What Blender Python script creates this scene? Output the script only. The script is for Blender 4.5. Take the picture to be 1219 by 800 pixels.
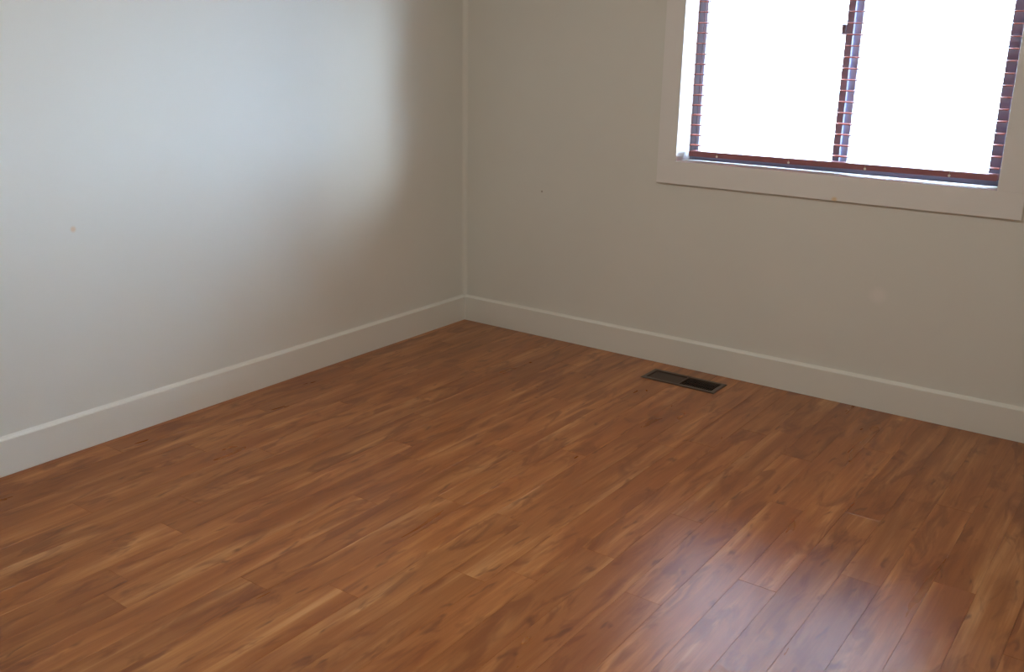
import bpy, bmesh, math, random
from mathutils import Vector, Matrix

# ---------------------------------------------------------------- clear
for o in list(bpy.data.objects):
    bpy.data.objects.remove(o, do_unlink=True)
scene = bpy.context.scene
COL = scene.collection

# ---------------------------------------------------------------- camera
F_PX, YAW, PITCH, ROLL = 1146.6, -0.6195, -0.2951, 0.01787
CAM = Vector((3.2303, -4.0690, 1.4853))
fwd = Vector((math.sin(YAW) * math.cos(PITCH), math.cos(YAW) * math.cos(PITCH), math.sin(PITCH)))
rgt = Vector((math.cos(YAW), -math.sin(YAW), 0.0))
up = rgt.cross(fwd)
r2 = rgt * math.cos(ROLL) + up * math.sin(ROLL)
u2 = -rgt * math.sin(ROLL) + up * math.cos(ROLL)
cam_data = bpy.data.cameras.new('camera')
cam = bpy.data.objects.new('camera', cam_data)
COL.objects.link(cam)
M = Matrix((r2, u2, -fwd)).transposed().to_4x4()
M.translation = CAM
cam.matrix_world = M
cam_data.sensor_fit = 'HORIZONTAL'
cam_data.sensor_width = 36.0
cam_data.lens = 36.0 * F_PX / 1219.0
cam_data.clip_start = 0.05
scene.camera = cam

# ---------------------------------------------------------------- sky, sun, exposure
world = bpy.data.worlds.new('overcast_sky')
scene.world = world
world.use_nodes = True
wn = world.node_tree.nodes
bg = wn['Background']
bg.inputs['Color'].default_value = (0.545, 0.717, 1.0, 1)
bg.inputs['Strength'].default_value = 40.0

SUN_AZ = math.radians(22.2)      # measured from the window wall (+x) towards outdoors (+y)
SUN_EL = math.radians(10.0)
sun_data = bpy.data.lights.new('hazy_sun', 'SUN')
sun_data.energy = 3.4
sun_data.angle = math.radians(11.5)
sun_data.color = (0.82, 0.91, 1.0)
sun = bpy.data.objects.new('hazy_sun', sun_data)
COL.objects.link(sun)
to_sun = Vector((math.cos(SUN_AZ) * math.cos(SUN_EL), math.sin(SUN_AZ) * math.cos(SUN_EL), math.sin(SUN_EL)))
sun.rotation_euler = to_sun.to_track_quat('Z', 'Y').to_euler()
sun.location = to_sun * 12

scene.cycles.sample_clamp_indirect = 2.5

vs = scene.view_settings
vs.view_transform = 'Standard'
vs.look = 'None'
vs.exposure = 0.0
vs.gamma = 1.0
vs.use_curve_mapping = False

# ---------------------------------------------------------------- materials
def new_mat(name):
    m = bpy.data.materials.new(name)
    m.use_nodes = True
    nt = m.node_tree
    return m, nt, nt.nodes['Principled BSDF']

def node(nt, kind, **kw):
    n = nt.nodes.new(kind)
    for k, v in kw.items():
        if k in n.inputs.keys():
            n.inputs[k].default_value = v
        else:
            setattr(n, k, v)
    return n

def math_node(nt, op, a, b=None, clamp=False):
    n = nt.nodes.new('ShaderNodeMath')
    n.operation = op
    n.use_clamp = clamp
    for i, v in enumerate((a, b)):
        if v is None:
            continue
        if isinstance(v, (int, float)):
            n.inputs[i].default_value = v
        else:
            nt.links.new(v, n.inputs[i])
    return n.outputs[0]

def mix_col(nt, fac, a, b, blend='MIX'):
    n = nt.nodes.new('ShaderNodeMix')
    n.data_type = 'RGBA'
    n.blend_type = blend
    for i, v in ((0, fac), (6, a), (7, b)):
        if isinstance(v, (int, float)):
            n.inputs[i].default_value = v
        elif isinstance(v, tuple):
            n.inputs[i].default_value = v
        else:
            nt.links.new(v, n.inputs[i])
    return n.outputs[2]

def ramp(nt, src, stops):
    n = nt.nodes.new('ShaderNodeValToRGB')
    cr = n.color_ramp
    while len(cr.elements) > 1:
        cr.elements.remove(cr.elements[-1])
    cr.elements[0].position = stops[0][0]
    cr.elements[0].color = stops[0][1]
    for p, c in stops[1:]:
        e = cr.elements.new(p)
        e.color = c
    nt.links.new(src, n.inputs[0])
    return n.outputs[0]

def g(v):
    return (v, v, v, 1)

def paint(name, col, rough=0.55, bump=0.12, scale=170.0, marks=()):
    """Brush / roller painted surface: faint mottling, fine relief and optional small marks."""
    m, nt, b = new_mat(name)
    tc = node(nt, 'ShaderNodeTexCoord')
    big = node(nt, 'ShaderNodeTexNoise', Scale=1.7, Detail=3.0)
    nt.links.new(tc.outputs['Object'], big.inputs['Vector'])
    c = mix_col(nt, ramp(nt, big.outputs['Fac'], [(0.3, g(0)), (0.7, g(1))]),
                tuple(x * 0.975 for x in col[:3]) + (1,), col)
    for (px, py, pz, rad, mc) in marks:
        sub = node(nt, 'ShaderNodeVectorMath', operation='DISTANCE')
        nt.links.new(tc.outputs['Object'], sub.inputs[0])
        sub.inputs[1].default_value = (px, py, pz)
        f = ramp(nt, math_node(nt, 'DIVIDE', sub.outputs['Value'], rad), [(0.35, g(1)), (1.0, g(0))])
        c = mix_col(nt, f, c, mc)
    nt.links.new(c, b.inputs['Base Color'])
    b.inputs['Roughness'].default_value = rough
    fine = node(nt, 'ShaderNodeTexNoise', Scale=scale, Detail=2.0)
    nt.links.new(tc.outputs['Object'], fine.inputs['Vector'])
    bp = node(nt, 'ShaderNodeBump', Strength=bump, Distance=0.002)
    nt.links.new(fine.outputs['Fac'], bp.inputs['Height'])
    nt.links.new(bp.outputs['Normal'], b.inputs['Normal'])
    return m

WALL = (0.825, 0.825, 0.76, 1)
M_wall_left = paint('wall_paint_with_scuffs', WALL, marks=[
    (-0.016, -2.223, 0.824, 0.014, (0.80, 0.66, 0.50, 1))])
M_wall_far = paint('wall_paint_far', WALL, marks=[
    (0.488, 0.016, 0.764, 0.007, (0.42, 0.37, 0.3, 1)),
    (2.20, 0.016, 0.498, 0.045, (0.88, 0.855, 0.80, 1))])
M_wall = paint('wall_paint', WALL)
M_ceiling = paint('ceiling_paint', (0.88, 0.87, 0.84, 1), rough=0.8, bump=0.3, scale=90)
M_trim = paint('trim_paint', (0.865, 0.86, 0.79, 1), rough=0.4, bump=0.06, scale=120)
M_casing = paint('window_casing_paint', (0.90, 0.885, 0.85, 1), rough=0.4, bump=0.06, scale=120, marks=[
    (1.976, 0.0, 0.880, 0.015, (0.84, 0.66, 0.42, 1))])
M_jamb = paint('window_jamb_paint', (0.85, 0.84, 0.82, 1), rough=0.4, bump=0.05)

def wood_floor():
    m, nt, b = new_mat('honey_laminate_planks')
    tc = node(nt, 'ShaderNodeTexCoord')
    oi = node(nt, 'ShaderNodeObjectInfo')
    wn_ = node(nt, 'ShaderNodeTexWhiteNoise', noise_dimensions='1D')
    nt.links.new(oi.outputs['Random'], wn_.inputs['W'])
    off = node(nt, 'ShaderNodeVectorMath', operation='SCALE')
    nt.links.new(wn_.outputs['Color'], off.inputs[0])
    off.inputs['Scale'].default_value = 37.0
    add = node(nt, 'ShaderNodeVectorMath', operation='ADD')
    nt.links.new(tc.outputs['Object'], add.inputs[0])
    nt.links.new(off.outputs[0], add.inputs[1])
    P = add.outputs[0]

    def tex(sx, sy, detail=3.0, rough=0.55, dist=0.0):
        mp = node(nt, 'ShaderNodeMapping')
        mp.inputs['Scale'].default_value = (sx, sy, 1)
        nt.links.new(P, mp.inputs['Vector'])
        n = node(nt, 'ShaderNodeTexNoise', Scale=1.0, Detail=detail, Roughness=rough, Distortion=dist)
        nt.links.new(mp.outputs[0], n.inputs['Vector'])
        return n.outputs['Fac']

    streak = tex(19, 1.1, 4, 0.6, 0.4)
    tone = tex(9, 2.0, 3, 0.5, 0.8)
    smudge = tex(15, 3.6, 3, 0.6, 0.9)
    grain = tex(190, 5, 2, 0.6)
    base = ramp(nt, streak, [(0.30, (0.30, 0.100, 0.030, 1)), (0.45, (0.43, 0.162, 0.055, 1)),
                             (0.56, (0.53, 0.226, 0.080, 1)), (0.68, (0.68, 0.345, 0.15, 1))])
    c = mix_col(nt, ramp(nt, tone, [(0.38, g(0.7)), (0.60, g(0))]), base, (0.33, 0.108, 0.032, 1))
    c = mix_col(nt, ramp(nt, smudge, [(0.51, g(0)), (0.64, g(0.68))]), c, (0.21, 0.062, 0.021, 1))
    c = mix_col(nt, math_node(nt, 'MULTIPLY', ramp(nt, grain, [(0.35, g(1)), (0.6, g(0))]), 0.18), c, (0.22, 0.08, 0.03, 1))
    # dark mineral streaks and knots
    mp = node(nt, 'ShaderNodeMapping')
    mp.inputs['Scale'].default_value = (9, 2.6, 1)
    nt.links.new(P, mp.inputs['Vector'])
    wob = node(nt, 'ShaderNodeTexNoise', Scale=2.2, Detail=2.0)
    nt.links.new(mp.outputs[0], wob.inputs['Vector'])
    wadd = node(nt, 'ShaderNodeVectorMath', operation='MULTIPLY_ADD')
    nt.links.new(wob.outputs['Color'], wadd.inputs[0])
    wadd.inputs[1].default_value = (0.9, 0.9, 0)
    nt.links.new(mp.outputs[0], wadd.inputs[2])
    vor = node(nt, 'ShaderNodeTexVoronoi', Scale=1.0)
    vor.voronoi_dimensions = '2D'
    nt.links.new(wadd.outputs[0], vor.inputs['Vector'])
    k = ramp(nt, vor.outputs['Distance'], [(0.02, g(0.7)), (0.10, g(0))])
    c = mix_col(nt, k, c, (0.16, 0.052, 0.02, 1))
    # each plank a little lighter or darker
    hsv = node(nt, 'ShaderNodeHueSaturation')
    hsv.inputs['Saturation'].default_value = 1.04
    nt.links.new(c, hsv.inputs['Color'])
    nt.links.new(math_node(nt, 'MULTIPLY_ADD', oi.outputs['Random'], 0.18), hsv.inputs['Value'])
    hsv.inputs['Value'].links[0].from_node.inputs[2].default_value = 0.78
    nt.links.new(hsv.outputs[0], b.inputs['Base Color'])
    b.inputs['Roughness'].default_value = 0.30
    b.inputs['IOR'].default_value = 1.5
    b.inputs['Specular IOR Level'].default_value = 0.5
    rr = node(nt, 'ShaderNodeMapRange')
    nt.links.new(tone, rr.inputs['Value'])
    rr.inputs['To Min'].default_value = 0.25
    rr.inputs['To Max'].default_value = 0.33
    nt.links.new(rr.outputs[0], b.inputs['Roughness'])
    return m

M_plank = wood_floor()

def plain(name, col, rough=0.5, metal=0.0, noise=0.0, nscale=60.0):
    m, nt, b = new_mat(name)
    b.inputs['Base Color'].default_value = col
    b.inputs['Roughness'].default_value = rough
    b.inputs['Metallic'].default_value = metal
    tc = node(nt, 'ShaderNodeTexCoord')
    n = node(nt, 'ShaderNodeTexNoise', Scale=nscale, Detail=2.0)
    nt.links.new(tc.outputs['Object'], n.inputs['Vector'])
    c = mix_col(nt, n.outputs['Fac'], tuple(x * (1 - noise) for x in col[:3]) + (1,),
                tuple(min(1, x * (1 + noise)) for x in col[:3]) + (1,))
    nt.links.new(c, b.inputs['Base Color'])
    return m

M_subfloor = plain('subfloor_board', (0.12, 0.07, 0.04, 1), 0.9, 0, 0.2)
M_bronze = plain('bronze_register_metal', (0.085, 0.058, 0.043, 1), 0.42, 0.2, 0.12)
M_duct = plain('dark_duct_metal', (0.012, 0.011, 0.010, 1), 0.7, 0.0, 0.1)
M_alu = plain('glare_greyed_dark_aluminium', (0.23, 0.26, 0.35, 1), 0.5, 0.0, 0.06)  # dark frame metal, its colour lifted and greyed to imitate window glare
M_alu_light = plain('glare_greyed_light_aluminium', (0.40, 0.47, 0.62, 1), 0.5, 0.0, 0.06)  # lighter frame parts, window glare put into the colour as well
M_latch = plain('latch_grey_plastic', (0.12, 0.13, 0.16, 1), 0.5, 0, 0.05)
M_slat = plain('red_brown_slat_wood', (0.36, 0.10, 0.065, 1), 0.38, 0, 0.12, 25)
M_rail = plain('red_brown_rail_wood', (0.30, 0.115, 0.115, 1), 0.45, 0, 0.12, 25)
M_cord = plain('pale_ladder_cord', (0.55, 0.40, 0.32, 1), 0.8, 0, 0.05)
M_plug = plain('cream_cord_plug', (0.85, 0.80, 0.68, 1), 0.35, 0, 0.03)
M_ground = plain('pale_gravel_ground', (0.60, 0.59, 0.57, 1), 0.9, 0, 0.15, 8)
M_facade = plain('outer_wall_stucco', (0.6, 0.58, 0.54, 1), 0.9, 0, 0.08)

def glass():
    m = bpy.data.materials.new('clear_window_glass')
    m.use_nodes = True
    nt = m.node_tree
    nt.nodes.remove(nt.nodes['Principled BSDF'])
    out = nt.nodes['Material Output']
    tr = node(nt, 'ShaderNodeBsdfTransparent')
    tr.inputs['Color'].default_value = (0.96, 0.98, 0.97, 1)
    gl = node(nt, 'ShaderNodeBsdfGlossy', Roughness=0.02)
    lw = node(nt, 'ShaderNodeLayerWeight', Blend=0.5)          # Schlick reflectance, same on both faces
    fr_ = math_node(nt, 'MULTIPLY_ADD', math_node(nt, 'POWER', lw.outputs['Facing'], 5.0), 0.96)
    fr_.node.inputs[2].default_value = 0.04
    mx = node(nt, 'ShaderNodeMixShader')
    nt.links.new(fr_, mx.inputs[0])
    nt.links.new(tr.outputs[0], mx.inputs[1])
    nt.links.new(gl.outputs[0], mx.inputs[2])
    nt.links.new(mx.outputs[0], out.inputs['Surface'])
    return m
M_glass = glass()

# ---------------------------------------------------------------- mesh helpers
def link(name, bm, mat, parent=None, smooth=False, loc=None):
    me = bpy.data.meshes.new(name)
    bm.normal_update()
    bm.to_mesh(me)
    bm.free()
    me.materials.append(mat)
    if smooth:
        for p in me.polygons:
            p.use_smooth = True
    o = bpy.data.objects.new(name, me)
    COL.objects.link(o)
    if loc is not None:
        o.location = loc
    o.parent = parent
    return o

def add_box(bm, x0, x1, y0, y1, z0, z1, bevel=0.0):
    r = bmesh.ops.create_cube(bm, size=1.0)
    vs_ = r['verts']
    bmesh.ops.scale(bm, vec=(x1 - x0, y1 - y0, z1 - z0), verts=vs_)
    bmesh.ops.translate(bm, vec=((x0 + x1) / 2, (y0 + y1) / 2, (z0 + z1) / 2), verts=vs_)
    if bevel:
        es = {e for v in vs_ for e in v.link_edges}
        bmesh.ops.bevel(bm, geom=list(es), offset=bevel, segments=2, affect='EDGES', profile=0.5)

def box(name, mat, x0, x1, y0, y1, z0, z1, parent=None, bevel=0.0):
    bm = bmesh.new()
    add_box(bm, x0, x1, y0, y1, z0, z1, bevel)
    return link(name, bm, mat, parent)

def prism(name, mat, profile, axis, a0, a1, parent=None, loc=None, smooth=False):
    """Extrude a 2-D profile [(u,v)...] along an axis ('x': u->y v->z, 'y': u->x v->z, 'z': u->x v->y)."""
    bm = bmesh.new()
    def pt(u, v, a):
        return {'x': (a, u, v), 'y': (u, a, v), 'z': (u, v, a)}[axis]
    A = [bm.verts.new(pt(u, v, a0)) for u, v in profile]
    B = [bm.verts.new(pt(u, v, a1)) for u, v in profile]
    n = len(profile)
    bm.faces.new(A)
    bm.faces.new(list(reversed(B)))
    for i in range(n):
        bm.faces.new((A[i], B[i], B[(i + 1) % n], A[(i + 1) % n]))
    bmesh.ops.recalc_face_normals(bm, faces=bm.faces)
    return link(name, bm, mat, parent, smooth, loc)

def empty(name, loc=(0, 0, 0), parent=None):
    o = bpy.data.objects.new(name, None)
    o.empty_display_size = 0.1
    COL.objects.link(o)
    o.location = loc
    o.parent = parent
    return o

def structure(o, label=None, cat=None):
    o['kind'] = 'structure'
    if label:
        o['label'] = label
    if cat:
        o['category'] = cat
    return o

def tag(o, label, cat, group=None):
    o['label'] = label
    o['category'] = cat
    if group:
        o['group'] = group
    return o

# ---------------------------------------------------------------- dimensions (metres)
XL, XR = -0.016, 3.66            # room, left and right wall faces
YF, YN = 0.016, -4.36            # far (window) wall face, near wall face
ZC = 2.44
WX0, WX1 = 1.235, 2.588          # window opening
WZ0, WZ1 = 0.978, 2.080
CX0, CX1, CZ0, CZ1 = 1.1405, 2.6875, 0.875, 2.183   # casing outline
WT = 0.20                        # thickness of the far wall
VX0, VX1, VY0, VY1 = 1.248, 1.617, -0.249, -0.100   # floor register outline
FLANGE = 0.017

# ---------------------------------------------------------------- room shell
wall_left = structure(box('wall_left', M_wall_left, XL - 0.12, XL, YN - 0.12, YF + WT, -0.05, ZC + 0.1),
                      'off-white painted wall beside the window wall, lit by the window', 'wall')
structure(box('wall_right', M_wall, XR, XR + 0.12, YN - 0.12, YF + WT, -0.05, ZC + 0.1),
          'off-white painted wall opposite the daylit wall', 'wall')
structure(box('wall_near', M_wall, XL, XR, YN - 0.12, YN, -0.05, ZC + 0.1),
          'off-white painted wall facing the window', 'wall')
structure(box('ceiling', M_ceiling, XL, XR, YN, YF, ZC, ZC + 0.1), 'flat white ceiling over the empty room', 'ceiling')

# far wall with the window opening cut out
bm = bmesh.new()
yo = YF + WT
def ring(y):
    o_ = [bm.verts.new(v) for v in ((XL, y, -0.05), (XR, y, -0.05), (XR, y, ZC + 0.1), (XL, y, ZC + 0.1))]
    i_ = [bm.verts.new(v) for v in ((WX0 - 0.012, y, WZ0 - 0.012), (WX1 + 0.012, y, WZ0 - 0.012),
                                    (WX1 + 0.012, y, WZ1 + 0.012), (WX0 - 0.012, y, WZ1 + 0.012))]
    return o_, i_
fo, fi = ring(YF)
bo, bi = ring(yo)
for k in range(4):
    j = (k + 1) % 4
    bm.faces.new((fo[k], fo[j], fi[j], fi[k]))
    bm.faces.new((bo[j], bo[k], bi[k], bi[j]))
    bm.faces.new((fi[k], fi[j], bi[j], bi[k]))
    bm.faces.new((fo[j], fo[k], bo[k], bo[j]))
bmesh.ops.recalc_face_normals(bm, faces=bm.faces)
structure(link('wall_far', bm, M_wall_far), 'off-white painted wall that holds the window', 'wall')

# baseboards: flat board with a sloped, caulked top edge
HB, HT = 0.133, 0.142
def board(name, label, side):
    z0 = 0.0008
    if side == 'left':
        prof = [(XL, z0), (0.0, z0), (0.0, HB - 0.003), (-0.003, HB), (XL + 0.005, HB + 0.003), (XL, HT)]
        o = prism(name, M_trim, prof, 'y', YN, YF)
    elif side == 'right':
        prof = [(XR, z0), (XR - 0.016, z0), (XR - 0.016, HB - 0.003), (XR - 0.013, HB), (XR - 0.005, HB + 0.003), (XR, HT)]
        o = prism(name, M_trim, prof, 'y', YN, YF)
    elif side == 'far':
        prof = [(YF, z0), (0.0, z0), (0.0, HB - 0.003), (0.003, HB), (YF - 0.005, HB + 0.003), (YF, HT)]
        o = prism(name, M_trim, prof, 'x', 0.0, XR - 0.016)
    else:
        prof = [(YN, z0), (YN + 0.016, z0), (YN + 0.016, HB - 0.003), (YN + 0.013, HB), (YN + 0.005, HB + 0.003), (YN, HT)]
        o = prism(name, M_trim, prof, 'x', 0.0, XR - 0.016)
    return structure(o, label, 'baseboard')
board('baseboard_left', 'white baseboard along the daylit wall', 'left')
board('baseboard_far', 'white baseboard under the window, behind the floor register', 'far')
board('baseboard_right', 'white baseboard along the wall opposite the daylit wall', 'right')
board('baseboard_near', 'white baseboard along the wall facing the window', 'near')

# rounded caulk bead in the corner of the two walls
prof = [(XL, YF)]
R = 0.022
for k in range(7):
    a = math.pi / 2 * k / 6
    prof.append((XL + R * (1 - math.sin(a)), YF - R * (1 - math.cos(a))))
structure(prism('trim_1', M_trim, prof, 'z', HT - 0.003, ZC), 'narrow rounded bead filling the corner of the two walls', 'trim')

# ---------------------------------------------------------------- floor: subfloor with duct hole + planks
HX0, HX1, HY0, HY1 = VX0 + FLANGE, VX1 - FLANGE, VY0 + FLANGE, VY1 - FLANGE   # hole under the register
TP = 0.008
bm = bmesh.new()
for (x0, x1, y0, y1) in ((XL, HX0, YN, YF), (HX1, XR, YN, YF), (HX0, HX1, YN, HY0), (HX0, HX1, HY1, YF)):
    add_box(bm, x0, x1, y0, y1, -0.04, -TP)
floor = structure(link('floor', bm, M_subfloor), 'honey brown wood laminate floor laid in long planks', 'floor')

PITCH_X, SEAM0 = 0.1155, 1.988
GAP = 0.0002
def plank(outline):
    """One laminate plank from its outline, with eased top edges; origin at its middle."""
    cx = sum(p[0] for p in outline) / len(outline)
    cy = sum(p[1] for p in outline) / len(outline)
    bm = bmesh.new()
    top = [bm.verts.new((x - cx, y - cy, TP)) for x, y in outline]
    bot = [bm.verts.new((x - cx, y - cy, 0)) for x, y in outline]
    f = bm.faces.new(top)
    n = len(top)
    for k in range(n):
        bm.faces.new((top[k], bot[k], bot[(k + 1) % n], top[(k + 1) % n]))
    bmesh.ops.recalc_face_normals(bm, faces=bm.faces)
    bmesh.ops.bevel(bm, geom=list(f.edges), offset=0.0005, segments=1, affect='EDGES')
    link('plank', bm, M_plank, floor, loc=(cx, cy, -TP))

random.seed(11)
joints = {}     # row index -> a butt joint read from the photograph (y)
for x, y in ((1.99 - 0.06, -1.772), (1.83, -2.02), (2.39, -1.654), (2.18, -1.914), (1.50, -2.395),
             (0.92, -2.726), (0.80, -2.462), (3.04, -1.58)):
    joints[math.floor((x - SEAM0) / PITCH_X)] = y
r0 = math.floor((XL - SEAM0) / PITCH_X)
r1 = math.ceil((XR - SEAM0) / PITCH_X)
LEN = 1.215
for r in range(r0, r1):
    x0 = max(SEAM0 + r * PITCH_X, XL + 0.004) + GAP / 2
    x1 = min(SEAM0 + (r + 1) * PITCH_X, XR - 0.004) - GAP / 2
    if x1 - x0 < 0.008:
        continue
    j = joints.get(r, -0.15 - ((r * 0.43 + random.uniform(-0.1, 0.1)) % 1.0) * LEN)
    while j < YF - 0.35:
        j += LEN
    while j > YF - 0.30:
        j -= LEN
    cuts = [YF - 0.006]
    while j > YN + 0.05:
        cuts.append(j)
        j -= LEN
    cuts.append(YN + 0.006)
    for a, b_ in zip(cuts[:-1], cuts[1:]):
        ya, yb = a - GAP / 2, b_ + GAP / 2          # ya nearer the far wall
        inter = x1 > HX0 and x0 < HX1 and ya > HY0 and yb < HY1
        if not inter:
            plank([(x0, yb), (x1, yb), (x1, ya), (x0, ya)])
        elif x0 >= HX0 and x1 <= HX1:
            plank([(x0, HY1), (x1, HY1), (x1, ya), (x0, ya)])
            if yb < HY0:
                plank([(x0, yb), (x1, yb), (x1, HY0), (x0, HY0)])
        elif x0 < HX0:                               # notch on the right edge
            plank([(x0, yb), (x1, yb), (x1, HY0), (HX0, HY0), (HX0, HY1), (x1, HY1), (x1, ya), (x0, ya)])
        else:                                        # notch on the left edge
            plank([(x0, yb), (x1, yb), (x1, ya), (x0, ya), (x0, HY1), (HX1, HY1), (HX1, HY0), (x0, HY0)])

# ---------------------------------------------------------------- window
win = structure(empty('window_1', ((WX0 + WX1) / 2, YF, WZ0)), 'sliding window with glare-greyed metal frame and wide white casing', 'window')
def W(o):
    """parent to the window, keeping world coordinates"""
    o.parent = win
    o.matrix_parent_inverse = Matrix.Translation(win.location).inverted()
    return o
def wbox(name, mat, *a, bevel=0.0, parent=None):
    o = box(name, mat, *a, bevel=bevel)
    if parent is None:
        return W(o)
    o.parent = parent
    return o
# casing boards
W(box('casing_board', M_casing, CX0, WX0, 0.0, YF, WZ0, WZ1, bevel=0.0015))
W(box('casing_board', M_casing, WX1, CX1, 0.0, YF, WZ0, WZ1, bevel=0.0015))
W(box('casing_board', M_casing, CX0, CX1, 0.0, YF, CZ0, WZ0, bevel=0.0015))
W(box('casing_board', M_casing, CX0, CX1, 0.0, YF, WZ1, CZ1, bevel=0.0015))
# jamb lining of the recess
FY0, FY1 = 0.140, 0.205          # depth of the metal frame
W(box('jamb', M_jamb, WX0 - 0.012, WX0, YF, YF + WT, WZ0, WZ1))
W(box('jamb', M_jamb, WX1, WX1 + 0.012, YF, YF + WT, WZ0, WZ1))
W(box('jamb', M_jamb, WX0 - 0.012, WX1 + 0.012, YF, YF + WT, WZ1, WZ1 + 0.012))
W(box('window_sill', M_jamb, WX0 - 0.012, WX1 + 0.012, YF, YF + WT, WZ0 - 0.012, WZ0))
# outer frame
fw = 0.024
def framebar(name, mat, x0, x1, y0, y1, z0, z1):
    return W(box(name, mat, x0, x1, y0, y1, z0, z1, bevel=0.002))
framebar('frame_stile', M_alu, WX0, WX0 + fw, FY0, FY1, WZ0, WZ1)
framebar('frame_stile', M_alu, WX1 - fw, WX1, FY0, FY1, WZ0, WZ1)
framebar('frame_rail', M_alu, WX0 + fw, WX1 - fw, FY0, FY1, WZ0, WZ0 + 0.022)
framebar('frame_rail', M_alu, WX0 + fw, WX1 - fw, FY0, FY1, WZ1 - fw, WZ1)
# two sliding sashes, the left one inside
def sash(x0, x1, y0, y1, wl, wr, mat_l, mat_r):
    s = W(empty('sash'))
    s.location = ((x0 + x1) / 2, y0, WZ0 + 0.022)
    z0, z1 = WZ0 + 0.022, WZ1 - fw
    def p(name, mat, *a, bevel=0.0015):
        o = box(name, mat, *a, bevel=bevel)
        o.parent = s
        o.matrix_parent_inverse = Matrix.Translation(s.location).inverted()
        return o
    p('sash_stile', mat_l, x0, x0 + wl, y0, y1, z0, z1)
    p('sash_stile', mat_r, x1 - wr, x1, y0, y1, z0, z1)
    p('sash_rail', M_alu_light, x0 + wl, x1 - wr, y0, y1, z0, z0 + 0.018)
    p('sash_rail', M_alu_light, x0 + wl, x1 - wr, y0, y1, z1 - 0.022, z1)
    ym = (y0 + y1) / 2
    p('pane', M_glass, x0 + wl, x1 - wr, ym - 0.002, ym + 0.002, z0 + 0.018, z1 - 0.022, bevel=0.0)
    return s, p
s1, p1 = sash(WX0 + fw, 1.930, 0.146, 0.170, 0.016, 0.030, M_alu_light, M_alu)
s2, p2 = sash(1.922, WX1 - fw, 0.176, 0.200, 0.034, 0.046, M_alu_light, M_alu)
p1('latch', M_latch, 1.885, 1.902, 0.134, 0.146, 1.545, 1.585, bevel=0.003)

# ---------------------------------------------------------------- window blind
BX0, BX1 = 1.262, 2.570
BYC = 0.098                       # middle of the slats, inside the recess
blind = tag(empty('window_blind', ((BX0 + BX1) / 2, BYC, WZ0)),
            'red-brown wooden venetian blind hanging open inside the window recess', 'blind')
def B(o):
    o.parent = blind
    return o
bl = Vector(blind.location)
half = (BX1 - BX0) / 2
# one slat, gently crowned
bm = bmesh.new()
D2, T2 = 0.025, 0.0014
n = 6
prof = []
for k in range(n + 1):
    u = -D2 + 2 * D2 * k / n
    prof.append((u, 0.0022 * (1 - (u / D2) ** 2) + T2))
for k in range(n, -1, -1):
    u = -D2 + 2 * D2 * k / n
    prof.append((u, 0.0022 * (1 - (u / D2) ** 2) - T2))
A = [bm.verts.new((-half, u, v)) for u, v in prof]
Bv = [bm.verts.new((half, u, v)) for u, v in prof]
bm.faces.new(A)
bm.faces.new(list(reversed(Bv)))
for k in range(len(prof)):
    j = (k + 1) % len(prof)
    bm.faces.new((A[k], Bv[k], Bv[j], A[j]))
bmesh.ops.recalc_face_normals(bm, faces=bm.faces)
slat0 = link('slat', bm, M_slat)
SLAT_PITCH, SLAT_Z0 = 0.0447, 1.0505
random.seed(4)
z = SLAT_Z0
first = True
slat_z = []
while z < WZ1 - 0.065:
    o = slat0 if first else slat0.copy()
    if not first:
        COL.objects.link(o)
    first = False
    o.parent = blind
    o.location = (0, 0, z - bl.z)
    o.rotation_euler = (math.radians(1.2 + random.uniform(-1.0, 1.0)), math.radians(random.uniform(-0.08, 0.08)), 0)
    slat_z.append(z)
    z += SLAT_PITCH
# bottom rail, headrail, cords
bm = bmesh.new()
add_box(bm, -half, half, -0.025, 0.025, -0.0125, 0.0125, 0.004)
rail = link('bottom_rail', bm, M_rail, blind, loc=(0, 0, 1.0145 - bl.z))
rail.rotation_euler = (0, math.radians(-0.25), 0)
bm = bmesh.new()
add_box(bm, -half - 0.006, half + 0.006, -0.028, 0.028, -0.025, 0.025, 0.003)
link('headrail', bm, M_rail, blind, loc=(0, 0, WZ1 - 0.026 - bl.z))
cord_x = (1.402, 1.738, 2.066, 2.396)
for cx in cord_x:
    for dy in (-0.0262, 0.0262):
        bm = bmesh.new()
        bmesh.ops.create_cone(bm, cap_ends=True, segments=6, radius1=0.0007, radius2=0.0007, depth=WZ1 - 0.05 - 1.008)
        link('ladder_cord', bm, M_cord, blind, loc=(cx - bl.x, dy, (WZ1 - 0.05 + 1.008) / 2 - bl.z))
    bm = bmesh.new()
    bmesh.ops.create_cone(bm, cap_ends=True, segments=12, radius1=0.0055, radius2=0.0042, depth=0.004,
                          matrix=Matrix.Rotation(math.pi / 2, 4, 'X'))
    link('cord_plug', bm, M_plug, rail, loc=(cx - bl.x, -0.0265, -0.0055))

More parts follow.
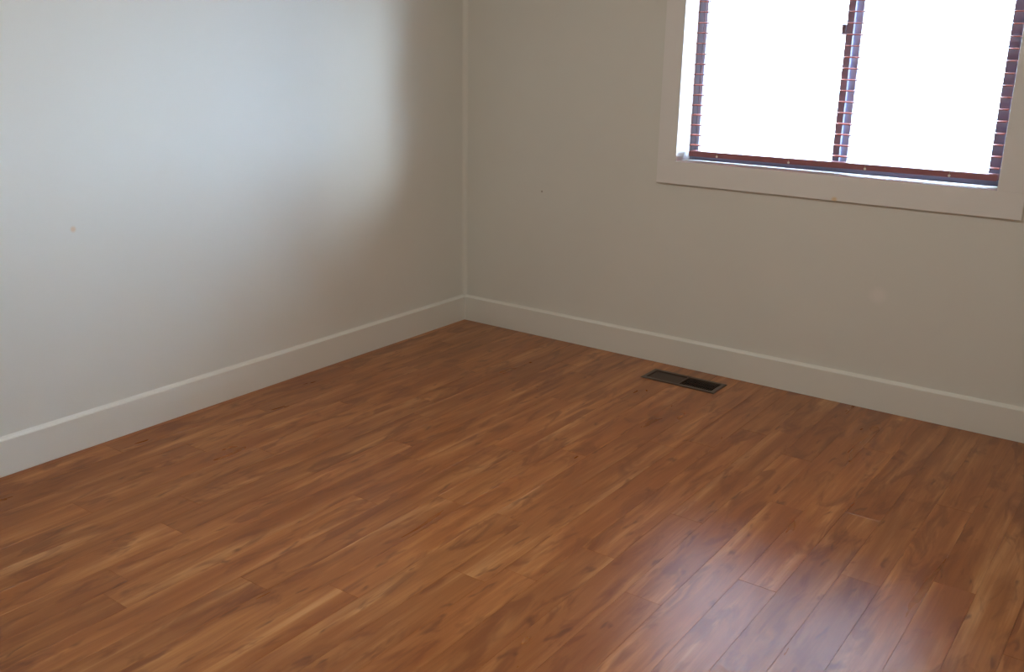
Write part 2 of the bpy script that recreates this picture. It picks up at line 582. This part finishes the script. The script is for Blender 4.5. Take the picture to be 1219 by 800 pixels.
# ---------------------------------------------------------------- floor register
reg = tag(empty('floor_register', ((VX0 + VX1) / 2, (VY0 + VY1) / 2, 0.0)),
          'dark bronze floor register with slanted louvers set in the wood planks', 'vent')
hx, hy = (VX1 - VX0) / 2, (VY1 - VY0) / 2
bm = bmesh.new()
def rect(w, h, z):
    return [bm.verts.new(v) for v in ((-w, -h, z), (w, -h, z), (w, h, z), (-w, h, z))]
loops = [rect(hx, hy, 0.0003), rect(hx, hy, 0.002), rect(hx - 0.005, hy - 0.005, 0.0052),
         rect(hx - 0.019, hy - 0.019, 0.0052), rect(hx - 0.021, hy - 0.021, 0.0035), rect(hx - 0.021, hy - 0.021, -0.012),
         rect(hx - 0.019, hy - 0.019, -0.012), rect(hx - 0.019, hy - 0.019, 0.0003)]
for L0, L1 in zip(loops, loops[1:] + loops[:1]):
    for k in range(4):
        j = (k + 1) % 4
        bm.faces.new((L0[k], L0[j], L1[j], L1[k]))
bmesh.ops.recalc_face_normals(bm, faces=bm.faces)
link('register_frame', bm, M_bronze, reg)
ix, iy = hx - 0.021, hy - 0.021
bm = bmesh.new()
add_box(bm, -0.004, 0.004, -iy, iy, -0.010, 0.0035, 0.0008)
link('center_bar', bm, M_bronze, reg)
for yy in (-iy / 3, iy / 3):
    bm = bmesh.new()
    add_box(bm, -ix, ix, yy - 0.0012, yy + 0.0012, -0.011, -0.003)
    link('cross_bar', bm, M_bronze, reg)
bm = bmesh.new()
add_box(bm, -0.0006, 0.0006, -iy, iy, -0.0062, 0.0062)
louver0 = link('louver', bm, M_bronze)
first = True
NB = 15
for side in (-1, 1):
    for k in range(NB):
        x = side * (0.008 + (ix - 0.011) * (k + 0.5) / NB)
        o = louver0 if first else louver0.copy()
        if not first:
            COL.objects.link(o)
        first = False
        o.parent = reg
        o.location = (x, 0, -0.0035)
        o.rotation_euler = (0, math.radians(52 if side > 0 else -58), 0)
# duct boot below the floor
bm = bmesh.new()
bx_, by_ = ix - 0.0005, iy - 0.0005
t = [bm.verts.new(v) for v in ((-bx_, -by_, -0.0125), (bx_, -by_, -0.0125), (bx_, by_, -0.0125), (-bx_, by_, -0.0125))]
u = [bm.verts.new(v) for v in ((-bx_, -by_, -0.22), (bx_, -by_, -0.22), (bx_, by_, -0.22), (-bx_, by_, -0.22))]
for k in range(4):
    j = (k + 1) % 4
    bm.faces.new((t[k], t[j], u[j], u[k]))
bm.faces.new(u)
link('duct_boot', bm, M_duct, reg)

# ---------------------------------------------------------------- added fill lamp, out of view, to lift the shaded walls
lamp = tag(empty('added_fill_lamp', (1.85, -2.25, ZC)), 'added dome lamp, out of view, filling in the shaded walls', 'lamp')
def lathe(name, mat, prof, parent, seg=32):
    bm = bmesh.new()
    rings = [[bm.verts.new((r * math.cos(2 * math.pi * k / seg), r * math.sin(2 * math.pi * k / seg), z)) for k in range(seg)] for r, z in prof]
    for A_, B_ in zip(rings[:-1], rings[1:]):
        for k in range(seg):
            j = (k + 1) % seg
            bm.faces.new((A_[k], A_[j], B_[j], B_[k]))
    bm.faces.new(rings[0])
    bm.faces.new(list(reversed(rings[-1])))
    bmesh.ops.recalc_face_normals(bm, faces=bm.faces)
    return link(name, bm, mat, parent, True)
M_fill_lamp, nt_, b_ = new_mat('added_fill_glow')
b_.inputs['Base Color'].default_value = (0.9, 0.88, 0.82, 1)
b_.inputs['Emission Color'].default_value = (1.0, 0.955, 0.86, 1)
b_.inputs['Emission Strength'].default_value = 80.0  # glow of the added fill lamp
lathe('fill_lamp_base', M_trim, [(0.165, 0.0), (0.165, -0.018), (0.155, -0.024)], lamp)
lathe('fill_lamp_dome', M_fill_lamp, [(0.150, -0.0245)] + [(0.150 * math.cos(a), -0.026 - 0.075 * math.sin(a)) for a in
      [math.pi / 2 * k / 8 for k in range(8)]] + [(0.006, -0.101)], lamp)
lathe('fill_lamp_finial', M_bronze, [(0.010, -0.100), (0.012, -0.106), (0.006, -0.114), (0.003, -0.120)], lamp, 16)

# ---------------------------------------------------------------- outdoors
structure(box('ground', M_ground, -40, 40, YF + WT + 0.02, 60, -0.65, -0.45), 'pale ground outside the window', 'ground')
